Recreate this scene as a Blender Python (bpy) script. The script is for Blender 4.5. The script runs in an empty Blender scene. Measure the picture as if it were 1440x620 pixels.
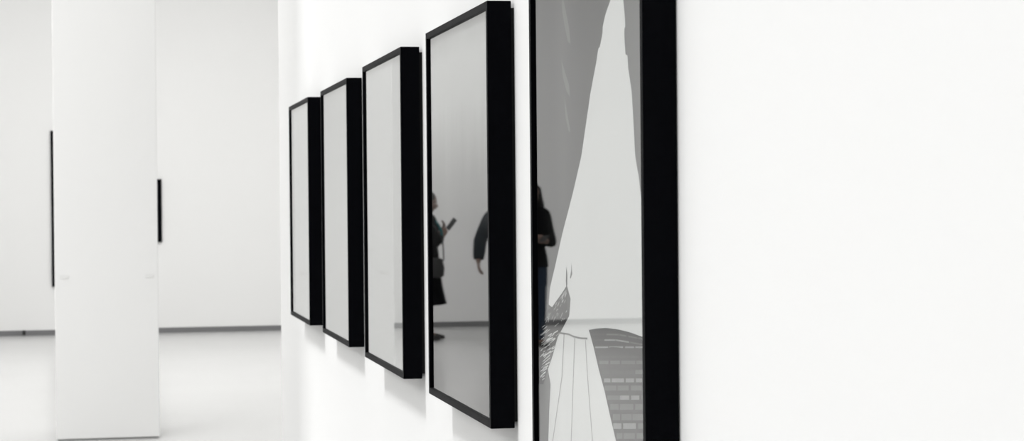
import bpy, bmesh, math, random
from mathutils import Vector, Matrix
from mathutils.geometry import tessellate_polygon
PI = math.pi
C = bpy.context.scene.collection
S = bpy.context.scene

# ------------------------------------------------------------------ camera, world, lights, exposure
EYE = 1.5452
YAW, PITCH, ROLL = 0.19583494, -0.00878363, -0.00909637
cam_d = bpy.data.cameras.new('camera'); cam = bpy.data.objects.new('camera', cam_d); C.objects.link(cam)
f = Vector((math.sin(YAW)*math.cos(PITCH), math.cos(YAW)*math.cos(PITCH), math.sin(PITCH)))
r = Vector((math.cos(YAW), -math.sin(YAW), 0)); u = r.cross(f)
r2 = math.cos(ROLL)*r + math.sin(ROLL)*u; u2 = -math.sin(ROLL)*r + math.cos(ROLL)*u
M = Matrix((r2, u2, -f)).transposed().to_4x4(); M.translation = Vector((0, 0, EYE))
cam.matrix_world = M
cam_d.sensor_width = 36.0; cam_d.lens = 2900.0/1440.0*36.0
cam_d.clip_start = 0.05; cam_d.clip_end = 200
cam_d.dof.use_dof = True; cam_d.dof.focus_distance = 4.3; cam_d.dof.aperture_fstop = 12.0
S.camera = cam
S.view_settings.view_transform = 'Standard'; S.view_settings.look = 'None'
S.view_settings.gamma = 1; S.view_settings.use_curve_mapping = False
S.view_settings.exposure = 0.08

world = bpy.data.worlds.new('sky'); S.world = world; world.use_nodes = True
bg = world.node_tree.nodes['Background']; bg.inputs[0].default_value = (0.97, 0.985, 1, 1); bg.inputs[1].default_value = 0.95

def sun(direction, strength, angle):
    d = bpy.data.lights.new('sun', 'SUN'); d.energy = strength; d.angle = math.radians(angle)
    o = bpy.data.objects.new('sun', d); C.objects.link(o)
    o.rotation_euler = Vector(direction).to_track_quat('-Z', 'Y').to_euler(); o.location = (-3, 4, 9)
sun((1, -0.05, -1.85), 2.0, 9)
def area(x, y, z, sx, sy, power, col=(1, 0.995, 0.985)):  # unseen area lamps, added under the ceiling to fill the hall with light
    d = bpy.data.lights.new('unseen_fill_lamp', 'AREA'); d.shape = 'RECTANGLE'; d.size = sx; d.size_y = sy; d.energy = power; d.color = col
    o = bpy.data.objects.new('unseen_fill_lamp', d); C.objects.link(o); o.location = (x, y, z); return o
area(-0.6, 19.6, 5.5, 7, 6, 330)
area(-3.5, 13.0, 5.5, 6, 4.0, 140)
area(-3.5, -0.8, 5.5, 5, 4.0, 35)  # added to brighten the near end of the picture wall
column_fill = area(-2.8, 9.4, 5.35, 2.6, 0.8, 54); column_fill.rotation_euler = (math.radians(43), 0, math.radians(-26)); column_fill.data.spread = math.radians(110)  # added lamp aimed at the column to lift its brightness
area(-6.0, 4.0, 5.5, 3.5, 11, 250)
area(3.2, 17.0, 5.5, 2.5, 8, 120)

# ------------------------------------------------------------------ helpers
def mat(name, col, rough=0.6, spec=0.5, noise=0.0, scale=6.0, bump=0.0, bscale=200.0, col2=None):
    m = bpy.data.materials.new(name); m.use_nodes = True; nt = m.node_tree; b = nt.nodes['Principled BSDF']
    b.inputs['Roughness'].default_value = rough; b.inputs['Specular IOR Level'].default_value = spec
    tc = nt.nodes.new('ShaderNodeTexCoord')
    n = nt.nodes.new('ShaderNodeTexNoise'); n.inputs['Scale'].default_value = scale; n.inputs['Detail'].default_value = 4
    nt.links.new(tc.outputs['Object'], n.inputs['Vector'])
    rp = nt.nodes.new('ShaderNodeMix'); rp.data_type = 'RGBA'
    c2 = col2 if col2 else tuple(c*(1-noise) for c in col)
    rp.inputs[6].default_value = (*col, 1); rp.inputs[7].default_value = (*c2, 1)
    nt.links.new(n.outputs['Fac'], rp.inputs[0]); nt.links.new(rp.outputs[2], b.inputs['Base Color'])
    if bump:
        n2 = nt.nodes.new('ShaderNodeTexNoise'); n2.inputs['Scale'].default_value = bscale; n2.inputs['Detail'].default_value = 3
        nt.links.new(tc.outputs['Object'], n2.inputs['Vector'])
        bp = nt.nodes.new('ShaderNodeBump'); bp.inputs['Strength'].default_value = bump; bp.inputs['Distance'].default_value = 0.001
        nt.links.new(n2.outputs['Fac'], bp.inputs['Height']); nt.links.new(bp.outputs[0], b.inputs['Normal'])
    return m
def gradient_print(name, stops, axis='Z', streak=0.0, base_z=0.0, height=0.91):
    """a printed sheet: tones run over its height; stops = [(t, grey)]"""
    m = bpy.data.materials.new(name); m.use_nodes = True; nt = m.node_tree; b = nt.nodes['Principled BSDF']
    b.inputs['Roughness'].default_value = 0.7; b.inputs['Specular IOR Level'].default_value = 0.0
    tc = nt.nodes.new('ShaderNodeTexCoord'); sp = nt.nodes.new('ShaderNodeSeparateXYZ')
    nt.links.new(tc.outputs['Object'], sp.inputs[0])
    mr = nt.nodes.new('ShaderNodeMapRange'); mr.inputs[1].default_value = base_z; mr.inputs[2].default_value = base_z+height
    nt.links.new(sp.outputs[axis], mr.inputs[0])
    n = nt.nodes.new('ShaderNodeTexNoise'); n.inputs['Scale'].default_value = 3.0; n.inputs['Detail'].default_value = 3
    mp = nt.nodes.new('ShaderNodeMapping'); mp.inputs['Scale'].default_value = (1, 3.0, 0.5)
    nt.links.new(tc.outputs['Object'], mp.inputs[0]); nt.links.new(mp.outputs[0], n.inputs['Vector'])
    ma = nt.nodes.new('ShaderNodeMath'); ma.operation = 'MULTIPLY_ADD'; ma.inputs[1].default_value = streak
    nt.links.new(n.outputs['Fac'], ma.inputs[0]); nt.links.new(mr.outputs[0], ma.inputs[2])
    ad = nt.nodes.new('ShaderNodeMath'); ad.operation = 'SUBTRACT'; ad.inputs[1].default_value = streak*0.5
    nt.links.new(ma.outputs[0], ad.inputs[0])
    cr = nt.nodes.new('ShaderNodeValToRGB'); nt.links.new(ad.outputs[0], cr.inputs[0])
    e = cr.color_ramp.elements
    while len(e) > 1: e.remove(e[-1])
    e[0].position = stops[0][0]; g = stops[0][1]; e[0].color = (g, g, g, 1)
    for t, g in stops[1:]:
        k = e.new(t); k.color = (g, g, g, 1)
    nt.links.new(cr.outputs[0], b.inputs['Base Color'])
    return m
def glass_mat():
    m = bpy.data.materials.new('picture_glass'); m.use_nodes = True; nt = m.node_tree
    for n in list(nt.nodes): nt.nodes.remove(n)
    out = nt.nodes.new('ShaderNodeOutputMaterial'); t = nt.nodes.new('ShaderNodeBsdfTransparent'); g = nt.nodes.new('ShaderNodeBsdfGlossy')
    t.inputs[0].default_value = (0.985, 0.99, 0.985, 1)
    g.inputs['Roughness'].default_value = 0.012
    fr = nt.nodes.new('ShaderNodeFresnel'); fr.inputs[0].default_value = 1.52
    # both faces of a thin pane: R = 2r / (1 + r)
    a = nt.nodes.new('ShaderNodeMath'); a.operation = 'MULTIPLY'; a.inputs[1].default_value = 2
    b = nt.nodes.new('ShaderNodeMath'); b.operation = 'ADD'; b.inputs[1].default_value = 1
    d = nt.nodes.new('ShaderNodeMath'); d.operation = 'DIVIDE'
    ge = nt.nodes.new('ShaderNodeNewGeometry'); inv = nt.nodes.new('ShaderNodeMath'); inv.operation = 'SUBTRACT'; inv.inputs[0].default_value = 1
    mu = nt.nodes.new('ShaderNodeMath'); mu.operation = 'MULTIPLY'
    mx = nt.nodes.new('ShaderNodeMixShader'); L = nt.links.new
    L(fr.outputs[0], a.inputs[0]); L(fr.outputs[0], b.inputs[0]); L(a.outputs[0], d.inputs[0]); L(b.outputs[0], d.inputs[1])
    L(ge.outputs['Backfacing'], inv.inputs[1]); L(d.outputs[0], mu.inputs[0]); L(inv.outputs[0], mu.inputs[1])
    L(mu.outputs[0], mx.inputs[0]); L(t.outputs[0], mx.inputs[1]); L(g.outputs[0], mx.inputs[2]); L(mx.outputs[0], out.inputs[0])
    return m

def add_box(bm, x0, x1, y0, y1, z0, z1, mi=0):
    vs = [bm.verts.new((x, y, z)) for z in (z0, z1) for x, y in ((x0, y0), (x1, y0), (x1, y1), (x0, y1))]
    for q in ((3, 2, 1, 0), (4, 5, 6, 7), (0, 1, 5, 4), (1, 2, 6, 5), (2, 3, 7, 6), (3, 0, 4, 7)):
        fc = bm.faces.new([vs[k] for k in q]); fc.material_index = mi
def bx(*a):
    bm = bmesh.new(); add_box(bm, *a); return bm
def bevel(bm, w, seg=2):
    bmesh.ops.bevel(bm, geom=bm.edges[:], offset=w, segments=seg, affect='EDGES', profile=0.5); return bm
def obj(name, bm, ms, parent=None, smooth=False):
    me = bpy.data.meshes.new(name); bm.normal_update(); bm.to_mesh(me); bm.free()
    for m in (ms if isinstance(ms, (list, tuple)) else [ms]): me.materials.append(m)
    if smooth:
        for p in me.polygons: p.use_smooth = True
    o = bpy.data.objects.new(name, me); C.objects.link(o)
    if parent is not None: o.parent = parent
    return o
def empty(name, loc=(0, 0, 0), rz=0.0):
    o = bpy.data.objects.new(name, None); C.objects.link(o); o.location = loc; o.rotation_euler = (0, 0, rz); o.empty_display_size = 0.1; return o
def tag(o, label, cat, group=None):
    o['label'] = label; o['category'] = cat
    if group: o['group'] = group
    return o
def struct(name, bm, m):
    o = obj(name, bm, m); o['kind'] = 'structure'; return o

# ------------------------------------------------------------------ materials
W_WALL = mat('white_wall_paint', (0.86, 0.86, 0.855), 0.85, 0.15, 0.02, 1.2, 0.15, 160)
W_HALL = mat('hall_wall_paint', (0.85, 0.85, 0.843), 0.85, 0.15, 0.02, 0.6, 0.1, 120)
W_CEIL = mat('ceiling_paint', (0.85, 0.85, 0.85), 0.9, 0.1, 0.02, 1.0)
M_FLOOR = mat('pale_resin_floor', (0.61, 0.61, 0.605), 0.22, 0.5, 0.07, 0.7)
M_BASE = mat('grey_skirting', (0.2, 0.2, 0.205), 0.6, 0.3, 0.2, 3.0)
M_SHADOWGAP = mat("grey_plinth", (0.42, 0.42, 0.42), 0.8, 0.2, 0.1)
M_BLACK = mat('black_lacquered_wood', (0.0012, 0.0014, 0.0025), 0.5, 0.03, 0.3, 40, 0.25, 500)
_b = M_BLACK.node_tree.nodes['Principled BSDF']; _b.inputs['Sheen Weight'].default_value = 0.03; _b.inputs['Sheen Roughness'].default_value = 0.35
M_BACKING = mat('dark_backing_board', (0.01, 0.01, 0.01), 0.8, 0.2, 0.2)
M_PLATE = mat('off_white_plastic', (0.80, 0.80, 0.79), 0.5, 0.4, 0.02)
M_SOCKET = mat('black_plastic', (0.02, 0.02, 0.02), 0.5, 0.4, 0.1)
M_GLASS = glass_mat()

# ------------------------------------------------------------------ the room
WX = 0.864           # picture wall surface
WEND = 10.28         # where the picture wall ends
YB = 25.38           # far wall
HC = 5.6             # ceiling
LX = -8.5; RX = 5.0; YF = -3.5
struct('floor', bx(LX, RX, YF, YB+0.3, -0.2, 0), M_FLOOR)
struct('wall_right', bx(WX, WX+0.45, YF, WEND, 0, HC), W_WALL)
struct('wall_back', bx(LX, RX, YB, YB+0.3, 0, HC), W_HALL)
struct('wall_left', bx(LX-0.3, LX, YF, YB+0.3, -0.2, HC), W_HALL)
struct('wall_front', bx(LX-0.3, WX+0.45, YF-0.3, YF, -0.2, HC), W_HALL)
struct('wall_far_right', bx(RX, RX+0.3, WEND-0.5, YB+0.3, -0.2, HC), W_HALL)
struct('wall_side', bx(WX+0.45, RX+0.3, WEND-0.8, WEND-0.5, -0.2, HC), W_HALL)
bm = bmesh.new()    # ceiling with an unseen opening shaped to let sun onto the picture wall
SX0, SX1, SY0, SY1 = -2.55, 0.25, -3.0, 9.2
add_box(bm, LX-0.3, RX+0.3, SY1, YB+0.3, HC, HC+0.25)
add_box(bm, LX-0.3, RX+0.3, YF-0.3, SY0, HC, HC+0.25)
add_box(bm, LX-0.3, SX0, SY0, SY1, HC, HC+0.25)
add_box(bm, SX1, RX+0.3, SY0, SY1, HC, HC+0.25)
struct('ceiling', bm, W_CEIL)
struct('baseboard_back', bevel(bx(LX, RX, YB-0.014, YB, 0, 0.063), 0.002), M_BASE)

col = empty('column', (0.0204, 14.2337, 0))
tag(col, 'tall square white column standing free in front of the far wall', 'column')
hw = 0.3355
obj('shaft', bevel(bx(-hw, hw, -0.345, 0.345, 0.012, HC), 0.004), W_HALL, col)
obj('plinth', bx(-hw+0.012, hw-0.012, -0.333, 0.333, 0, 0.012), M_SHADOWGAP, col)
for px, pz in ((-0.275, 1.081), (0.278, 1.080)):
    o = obj('cover_plate', bevel(bx(px-0.028, px+0.028, -0.349, -0.345, pz-0.012, pz+0.012), 0.001), M_PLATE, col)

# cable outlet on the far skirting
sk = empty('floor_socket', (-0.941, YB-0.014, 0.0))
tag(sk, 'small black outlet on the grey skirting left of the white column', 'outlet')
obj('socket_body', bevel(bx(-0.018, 0.018, -0.02, 0, 0.012, 0.066), 0.002), M_SOCKET, sk)
obj('socket_cap', bevel(bx(-0.010, 0.010, -0.026, -0.02, 0.022, 0.05), 0.001), M_SOCKET, sk)

# ------------------------------------------------------------------ framed pictures
RAIL, BOXD, GREC = 0.0160, 0.052, 0.0055
def rail_frame(wy, hz, rail, depth, parent):
    """mitred box moulding: front at x=0, depth towards +x, y in -wy/2..wy/2, z 0..hz"""
    bm = bmesh.new()
    prof = [(0, 0), (0, rail), (0.0105, rail), (0.0105, rail+0.006), (depth, rail+0.006), (depth, 0)]
    cs = [(-1, 0), (1, 0), (1, 1), (-1, 1)]
    rings = []
    for sy, sz in cs:
        rings.append([bm.verts.new((x, sy*(wy/2-k), (k if sz == 0 else hz-k))) for x, k in prof])
    n = len(prof)
    for i in range(4):
        a, b = rings[i], rings[(i+1) % 4]
        for k in range(n):
            bm.faces.new((a[k], a[(k+1) % n], b[(k+1) % n], b[k]))
    bmesh.ops.recalc_face_normals(bm, faces=bm.faces[:])
    sel = [e for e in bm.edges if len(e.link_faces) == 2 and e.calc_face_angle() > 0.5]
    bmesh.ops.bevel(bm, geom=sel, offset=0.0008, segments=2, affect='EDGES')
    return obj('moulding', bm, M_BLACK, parent)
def clip(poly, lo, hi, ax):
    for bound, sgn in ((lo, 1), (hi, -1)):
        res = []
        for i in range(len(poly)):
            a, b = poly[i], poly[(i+1) % len(poly)]
            ia, ib = sgn*(a[ax]-bound) >= 0, sgn*(b[ax]-bound) >= 0
            if ia: res.append(a)
            if ia != ib:
                t = (bound-a[ax])/(b[ax]-a[ax]); res.append((a[0]+t*(b[0]-a[0]), a[1]+t*(b[1]-a[1])))
        poly = res
        if not poly: return poly
    return poly
def picture(xf, yfar, width, height, zc, print_mat, label, art=None):
    t = empty('framed_picture', (xf, yfar-width/2, zc-height/2))
    tag(t, label, 'picture', 'framed pictures hung along the white wall')
    rail_frame(width, height, RAIL, BOXD, t)
    i = RAIL-0.001
    gl = bx(GREC, GREC+0.002, -width/2+i, width/2-i, i, height-i)
    obj('glass_pane', gl, M_GLASS, t)
    x = GREC+0.0043
    bm = bmesh.new(); add_box(bm, x, x+0.001, -width/2+i, width/2-i, i, height-i)
    ms = [print_mat]
    if art:
        names = sorted({a[1] for a in art}); ms += [TONES[n] for n in names]
        y0, z0 = yfar-width/2, zc-height/2
        j = RAIL
        for k, (layer, tone, pts) in enumerate(art):
            q = [(p[0]-y0, p[1]-z0) for p in pts]
            q = clip(q, -width/2+j, width/2-j, 0)
            if len(q) >= 3: q = clip(q, j, height-j, 1)
            if len(q) < 3: continue
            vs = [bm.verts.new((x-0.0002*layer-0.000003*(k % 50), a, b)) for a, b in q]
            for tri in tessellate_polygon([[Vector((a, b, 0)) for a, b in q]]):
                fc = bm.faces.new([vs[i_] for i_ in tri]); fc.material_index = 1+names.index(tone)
    obj('print', bm, ms, t)
    obj('backing', bx(BOXD-0.004, WX-xf, -width/2+0.006, width/2-0.006, 0.0135, height-0.0145), M_BACKING, t)
    return t

def tone(n, g, noise=0.0, sc=40): return mat('print_'+n, (g, g, g), 0.7, 0.0, noise, sc)
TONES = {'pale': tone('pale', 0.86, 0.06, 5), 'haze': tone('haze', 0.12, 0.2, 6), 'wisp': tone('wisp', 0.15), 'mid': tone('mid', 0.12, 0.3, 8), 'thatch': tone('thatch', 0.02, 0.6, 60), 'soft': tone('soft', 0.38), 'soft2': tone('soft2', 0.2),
         'brick': tone('brick', 0.012, 0.3, 20), 'brickdark': tone('brickdark', 0.003), 'dark_curve': tone('dark_curve', 0.004),
         'b0': tone('b0', 0.03, 0.3), 'b1': tone('b1', 0.12, 0.3, 30), 'b2': tone('b2', 0.32, 0.35, 30), 'straw': tone('straw', 0.5), 'straw2': tone('straw2', 0.7), 'darkstraw': tone('darkstraw', 0.003), 'thatch2': tone('thatch2', 0.08)}
ART = [
(1,'pale',[(3.2411,1.957),(3.2821,1.8749),(3.317,1.8548),(3.3375,1.8354),(3.3378,1.826),(3.3586,1.8039),(3.3688,1.8023),(3.3849,1.7795),(3.4281,1.7315),(3.5016,1.624),(3.5707,1.56),(3.6605,1.4856),(3.7231,1.4256),(3.7682,1.3843),(3.782,1.3531),(3.7509,1.3493),(3.6649,1.3767),(3.6232,1.3938),(3.5952,1.372),(3.608,1.3395),(3.7283,1.3003),(3.7936,1.2293),(3.8344,1.172),(3.8437,0.9539),(3.1987,1.0479),(3.2466,1.1333),(3.2695,1.1539),(3.3068,1.1897),(3.3447,1.2287),(3.3838,1.2613),(3.4235,1.2995),(3.4541,1.3244),(3.4017,1.3299),(3.3309,1.3352),(3.2536,1.3373),(3.1751,1.3374),(3.0661,1.3341),(3.0609,1.4937),(3.0913,1.5373),(3.1093,1.5816),(3.13,1.6153),(3.1487,1.7164),(3.1697,1.7558),(3.1735,1.7764),(3.187,1.7796),(3.1928,1.8095),(3.1925,1.8208),(3.1856,1.8225),(3.1894,1.8432),(3.1977,1.8666),(3.2131,1.9536)]),
(2,'mid',[(3.8749,1.2913),(3.8055,1.2486),(3.7695,1.2046),(3.7843,1.1498),(3.8178,0.9577),(3.937,0.9403),(3.9217,1.2885)]),
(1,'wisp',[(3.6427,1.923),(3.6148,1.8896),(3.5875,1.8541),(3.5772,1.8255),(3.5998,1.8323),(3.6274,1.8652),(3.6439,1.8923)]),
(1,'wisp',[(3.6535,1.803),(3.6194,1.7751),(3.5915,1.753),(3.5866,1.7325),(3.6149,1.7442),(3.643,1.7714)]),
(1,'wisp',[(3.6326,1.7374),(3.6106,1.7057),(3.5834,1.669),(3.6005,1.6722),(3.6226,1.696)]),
(1,'haze',[(3.8123,1.3867),(3.768,1.387),(3.7821,1.3504),(3.7573,1.3463),(3.8149,1.3273)]),
(2,'thatch',[(3.6231,1.3951),(3.6648,1.3793),(3.7509,1.3493),(3.7888,1.3421),(3.8343,1.3236),(3.8815,1.2909),(3.8857,1.1947),(3.8332,1.1992),(3.7936,1.2293),(3.7485,1.2593),(3.7041,1.2965),(3.6435,1.3235),(3.6138,1.338),(3.6249,1.3502),(3.6241,1.3707),(3.6177,1.3864)]),
(2,'thatch',[(3.6276,1.4283),(3.6194,1.4157),(3.6202,1.3965),(3.6291,1.3911),(3.6315,1.4025)]),
(2,'mid',[(3.587,1.4358),(3.5792,1.417),(3.5938,1.4077),(3.5983,1.4088),(3.5875,1.4231)]),
(2,'soft',[(3.5667,1.3038),(3.5808,1.2332),(3.5751,1.2337),(3.5611,1.3042)]),
(2,'soft',[(3.5808,1.2332),(3.6025,1.1167),(3.5968,1.1173),(3.5751,1.2337)]),
(2,'soft',[(3.6025,1.1167),(3.6192,0.9866),(3.6134,0.9874),(3.5968,1.1173)]),
(2,'soft',[(3.4841,1.3053),(3.4705,1.2422),(3.4651,1.2426),(3.4787,1.3056)]),
(2,'soft',[(3.4705,1.2422),(3.4375,1.1351),(3.4323,1.1357),(3.4651,1.2426)]),
(2,'soft',[(3.4375,1.1351),(3.4004,1.0185),(3.3953,1.0192),(3.4323,1.1357)]),
(2,'soft',[(3.6531,1.3049),(3.674,1.2256),(3.6681,1.2261),(3.6472,1.3052)]),
(2,'soft',[(3.674,1.2256),(3.7583,1.0992),(3.7521,1.0999),(3.6681,1.2261)]),
(2,'soft',[(3.7583,1.0992),(3.8339,0.9553),(3.8275,0.9562),(3.7521,1.0999)]),
(3,'soft2',[(3.6856,1.3072),(3.6858,1.3038),(3.6093,1.3059),(3.6092,1.3092)]),
(3,'soft2',[(3.6092,1.3092),(3.6093,1.3059),(3.5752,1.3042),(3.5751,1.3075)]),
(3,'soft2',[(3.5751,1.3075),(3.5752,1.3042),(3.5195,1.3046),(3.5194,1.3078)]),
(3,'soft2',[(3.5194,1.3078),(3.5195,1.3046),(3.4653,1.3074),(3.4652,1.3106)]),
(2,'brick',[(3.4541,1.3244),(3.4017,1.3299),(3.3309,1.3352),(3.2536,1.3373),(3.1751,1.3374),(3.0661,1.3341),(3.075,1.0659),(3.1987,1.0479),(3.2466,1.1333),(3.2695,1.1539),(3.3068,1.1897),(3.3447,1.2287),(3.3838,1.2613),(3.4235,1.2995)]),
(3,'brickdark',[(3.4541,1.3244),(3.4017,1.3299),(3.3309,1.3352),(3.2536,1.3373),(3.1751,1.3374),(3.0661,1.3341),(3.0663,1.3297),(3.1752,1.3329),(3.2537,1.3327),(3.3311,1.3304),(3.3916,1.3256),(3.4489,1.3198)]),
(4,'dark_curve',[(3.3322,1.3014),(3.3322,1.3002),(3.293,1.3022),(3.2929,1.3059)]),  # dark curved line crossing the bricks
(4,'dark_curve',[(3.2929,1.3059),(3.293,1.3022),(3.2454,1.3025),(3.2451,1.3085)]),
(4,'dark_curve',[(3.2451,1.3085),(3.2454,1.3025),(3.1899,1.3023),(3.1896,1.3095)]),
(4,'dark_curve',[(3.1896,1.3095),(3.1899,1.3023),(3.1318,1.3021),(3.1316,1.3088)]),
(4,'dark_curve',[(3.1316,1.3088),(3.1318,1.3021),(3.0671,1.3056),(3.0669,1.31)]),
(3,'b0',[(3.4267,1.3199),(3.4268,1.3172),(3.3406,1.3225),(3.3405,1.3251)]),
(3,'b1',[(3.3274,1.3259),(3.3275,1.3233),(3.244,1.328),(3.2439,1.3306)]),
(3,'b1',[(3.2396,1.3306),(3.2397,1.3281),(3.194,1.3289),(3.1939,1.3314)]),
(3,'b1',[(3.1816,1.3316),(3.1817,1.3291),(3.1257,1.3301),(3.1256,1.3325)]),
(3,'b1',[(3.1197,1.3326),(3.1198,1.3302),(3.0832,1.3308),(3.0831,1.3332)]),
(3,'b0',[(3.4119,1.3111),(3.412,1.3084),(3.3475,1.3126),(3.3474,1.3152)]),
(3,'b2',[(3.3419,1.3156),(3.342,1.3129),(3.2669,1.3178),(3.2668,1.3203)]),
(3,'b2',[(3.263,1.3206),(3.2631,1.318),(3.1775,1.3201),(3.1774,1.3226)]),
(3,'b1',[(3.1717,1.3227),(3.1718,1.3202),(3.085,1.322),(3.0849,1.3244)]),
(3,'b2',[(3.4088,1.2992),(3.4089,1.2963),(3.3157,1.3026),(3.3155,1.3054)]),
(3,'b2',[(3.3097,1.3058),(3.3098,1.303),(3.2164,1.3093),(3.2163,1.3121)]),
(3,'b2',[(3.2028,1.313),(3.2029,1.3102),(3.146,1.3141),(3.1459,1.3168)]),
(3,'b2',[(3.1383,1.3173),(3.1384,1.3146),(3.0836,1.3183),(3.0836,1.3209)]),
(3,'b0',[(3.3842,1.2853),(3.3843,1.2816),(3.3092,1.2871),(3.3091,1.2906)]),
(3,'b0',[(3.2976,1.2914),(3.2977,1.2879),(3.2555,1.2909),(3.2554,1.2944)]),
(3,'b0',[(3.2484,1.2949),(3.2486,1.2914),(3.1731,1.2969),(3.1729,1.3003)]),
(3,'b0',[(3.1647,1.3009),(3.1648,1.2975),(3.12,1.3007),(3.1199,1.3041)]),
(3,'b0',[(3.1074,1.3049),(3.1075,1.3016),(3.0841,1.3033),(3.084,1.3066)]),
(3,'b1',[(3.3802,1.2771),(3.3804,1.2711),(3.3153,1.276),(3.3151,1.2819)]),
(3,'b1',[(3.3021,1.2829),(3.3023,1.277),(3.2381,1.2818),(3.2379,1.2876)]),
(3,'b1',[(3.2278,1.2883),(3.228,1.2826),(3.1396,1.2892),(3.1394,1.2948)]),
(3,'b1',[(3.1335,1.2953),(3.1337,1.2897),(3.0845,1.2934),(3.0843,1.2989)]),
(3,'b0',[(3.3601,1.2631),(3.3603,1.2559),(3.3057,1.2603),(3.3055,1.2674)]),
(3,'b0',[(3.2953,1.2682),(3.2955,1.2611),(3.2133,1.2677),(3.213,1.2746)]),
(3,'b0',[(3.2063,1.2751),(3.2066,1.2682),(3.1469,1.273),(3.1466,1.2797)]),
(3,'b1',[(3.1398,1.2803),(3.14,1.2735),(3.085,1.2779),(3.0848,1.2846)]),
(3,'b2',[(3.3474,1.2498),(3.3476,1.2433),(3.3027,1.247),(3.3025,1.2535)]),
(3,'b2',[(3.2953,1.2541),(3.2955,1.2476),(3.2123,1.2546),(3.212,1.2609)]),
(3,'b2',[(3.2011,1.2618),(3.2013,1.2555),(3.1484,1.26),(3.1481,1.2662)]),
(3,'b2',[(3.1376,1.267),(3.1378,1.2609),(3.0986,1.2642),(3.0984,1.2702)]),
(3,'b1',[(3.3446,1.2382),(3.3449,1.2298),(3.2626,1.2371),(3.2623,1.2452)]),
(3,'b1',[(3.2558,1.2458),(3.2561,1.2376),(3.1828,1.2441),(3.1825,1.252)]),
(3,'b1',[(3.1691,1.2532),(3.1694,1.2452),(3.1003,1.2513),(3.1001,1.2591)]),
(3,'b1',[(3.3265,1.2232),(3.3267,1.2161),(3.2458,1.2235),(3.2455,1.2305)]),
(3,'b2',[(3.2407,1.2309),(3.2409,1.224),(3.1799,1.2296),(3.1797,1.2364)]),
(3,'b2',[(3.1677,1.2375),(3.1679,1.2307),(3.1168,1.2354),(3.1165,1.2421)]),
(3,'b1',[(3.1035,1.2433),(3.1037,1.2366),(3.0863,1.2382),(3.0861,1.2448)]),
(3,'b1',[(3.3057,1.211),(3.306,1.2015),(3.2493,1.207),(3.249,1.2163)]),
(3,'b1',[(3.2403,1.2171),(3.2407,1.2079),(3.1544,1.2162),(3.1541,1.2252)]),
(3,'b1',[(3.1425,1.2263),(3.1428,1.2173),(3.0868,1.2228),(3.0865,1.2316)]),
(3,'b1',[(3.2885,1.1962),(3.2889,1.1856),(3.2405,1.1906),(3.2401,1.201)]),
(3,'b1',[(3.2311,1.2019),(3.2314,1.1915),(3.1646,1.1983),(3.1643,1.2085)]),
(3,'b1',[(3.1601,1.2089),(3.1604,1.1987),(3.0874,1.2062),(3.087,1.2161)]),
(3,'b2',[(3.2866,1.1812),(3.287,1.1718),(3.2315,1.1777),(3.2312,1.1869)]),
(3,'b2',[(3.2206,1.188),(3.221,1.1788),(3.1393,1.1875),(3.139,1.1965)]),
(3,'b1',[(3.1259,1.1978),(3.1262,1.1889),(3.0878,1.1929),(3.0875,1.2018)]),
(3,'b1',[(3.2636,1.1673),(3.2639,1.158),(3.2256,1.1622),(3.2252,1.1715)]),
(3,'b1',[(3.219,1.1721),(3.2193,1.1629),(3.1463,1.171),(3.146,1.18)]),
(3,'b1',[(3.1345,1.1813),(3.1349,1.1723),(3.0883,1.1775),(3.088,1.1863)]),
(3,'b0',[(3.2528,1.1534),(3.2532,1.143),(3.1644,1.1532),(3.164,1.1634)]),
(3,'b1',[(3.1514,1.1649),(3.1517,1.1547),(3.1074,1.1598),(3.1071,1.1698)]),
(3,'b2',[(3.2283,1.1401),(3.2286,1.1309),(3.1635,1.1387),(3.1632,1.1477)]),
(3,'b1',[(3.158,1.1484),(3.1583,1.1393),(3.0893,1.1476),(3.089,1.1564)]),
(3,'b1',[(3.2301,1.1238),(3.2304,1.1134),(3.1571,1.1226),(3.1567,1.1328)]),
(3,'b1',[(3.1471,1.1339),(3.1474,1.1238),(3.0898,1.131),(3.0895,1.1409)]),
(3,'b1',[(3.2179,1.1081),(3.2183,1.0977),(3.1517,1.1064),(3.1514,1.1166)]),
(3,'b1',[(3.1408,1.1179),(3.1411,1.1078),(3.1046,1.1125),(3.1043,1.1225)]),
(3,'b2',[(3.2042,1.0927),(3.2046,1.0824),(3.1563,1.0889),(3.156,1.0991)]),
(3,'b2',[(3.1462,1.1004),(3.1466,1.0902),(3.1092,1.0953),(3.1089,1.1053)]),
(3,'straw2',[(3.6716,1.3705),(3.6626,1.375),(3.6614,1.374),(3.6705,1.3695)]),
(3,'straw',[(3.8039,1.2837),(3.7797,1.2894),(3.7785,1.288),(3.8027,1.2823)]),
(3,'straw',[(3.8311,1.2751),(3.7934,1.2839),(3.7921,1.283),(3.8298,1.2742)]),
(3,'darkstraw',[(3.7219,1.3296),(3.7071,1.3371),(3.7059,1.336),(3.7207,1.3285)]),
(3,'darkstraw',[(3.8334,1.2372),(3.7978,1.2459),(3.7966,1.2445),(3.8322,1.2359)]),
(3,'straw2',[(3.8339,1.2952),(3.8086,1.3009),(3.8074,1.2997),(3.8327,1.2939)]),
(3,'straw',[(3.8435,1.2117),(3.8188,1.2179),(3.8176,1.2163),(3.8422,1.2102)]),
(3,'darkstraw',[(3.7809,1.3123),(3.7438,1.3207),(3.7426,1.3194),(3.7797,1.311)]),
(3,'straw2',[(3.7544,1.2738),(3.7303,1.2795),(3.7291,1.2783),(3.7532,1.2726)]),
(3,'straw2',[(3.7879,1.2937),(3.7556,1.3012),(3.7544,1.3),(3.7867,1.2925)]),
(3,'straw',[(3.8285,1.2743),(3.789,1.2835),(3.7878,1.2823),(3.8273,1.2731)]),
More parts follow.
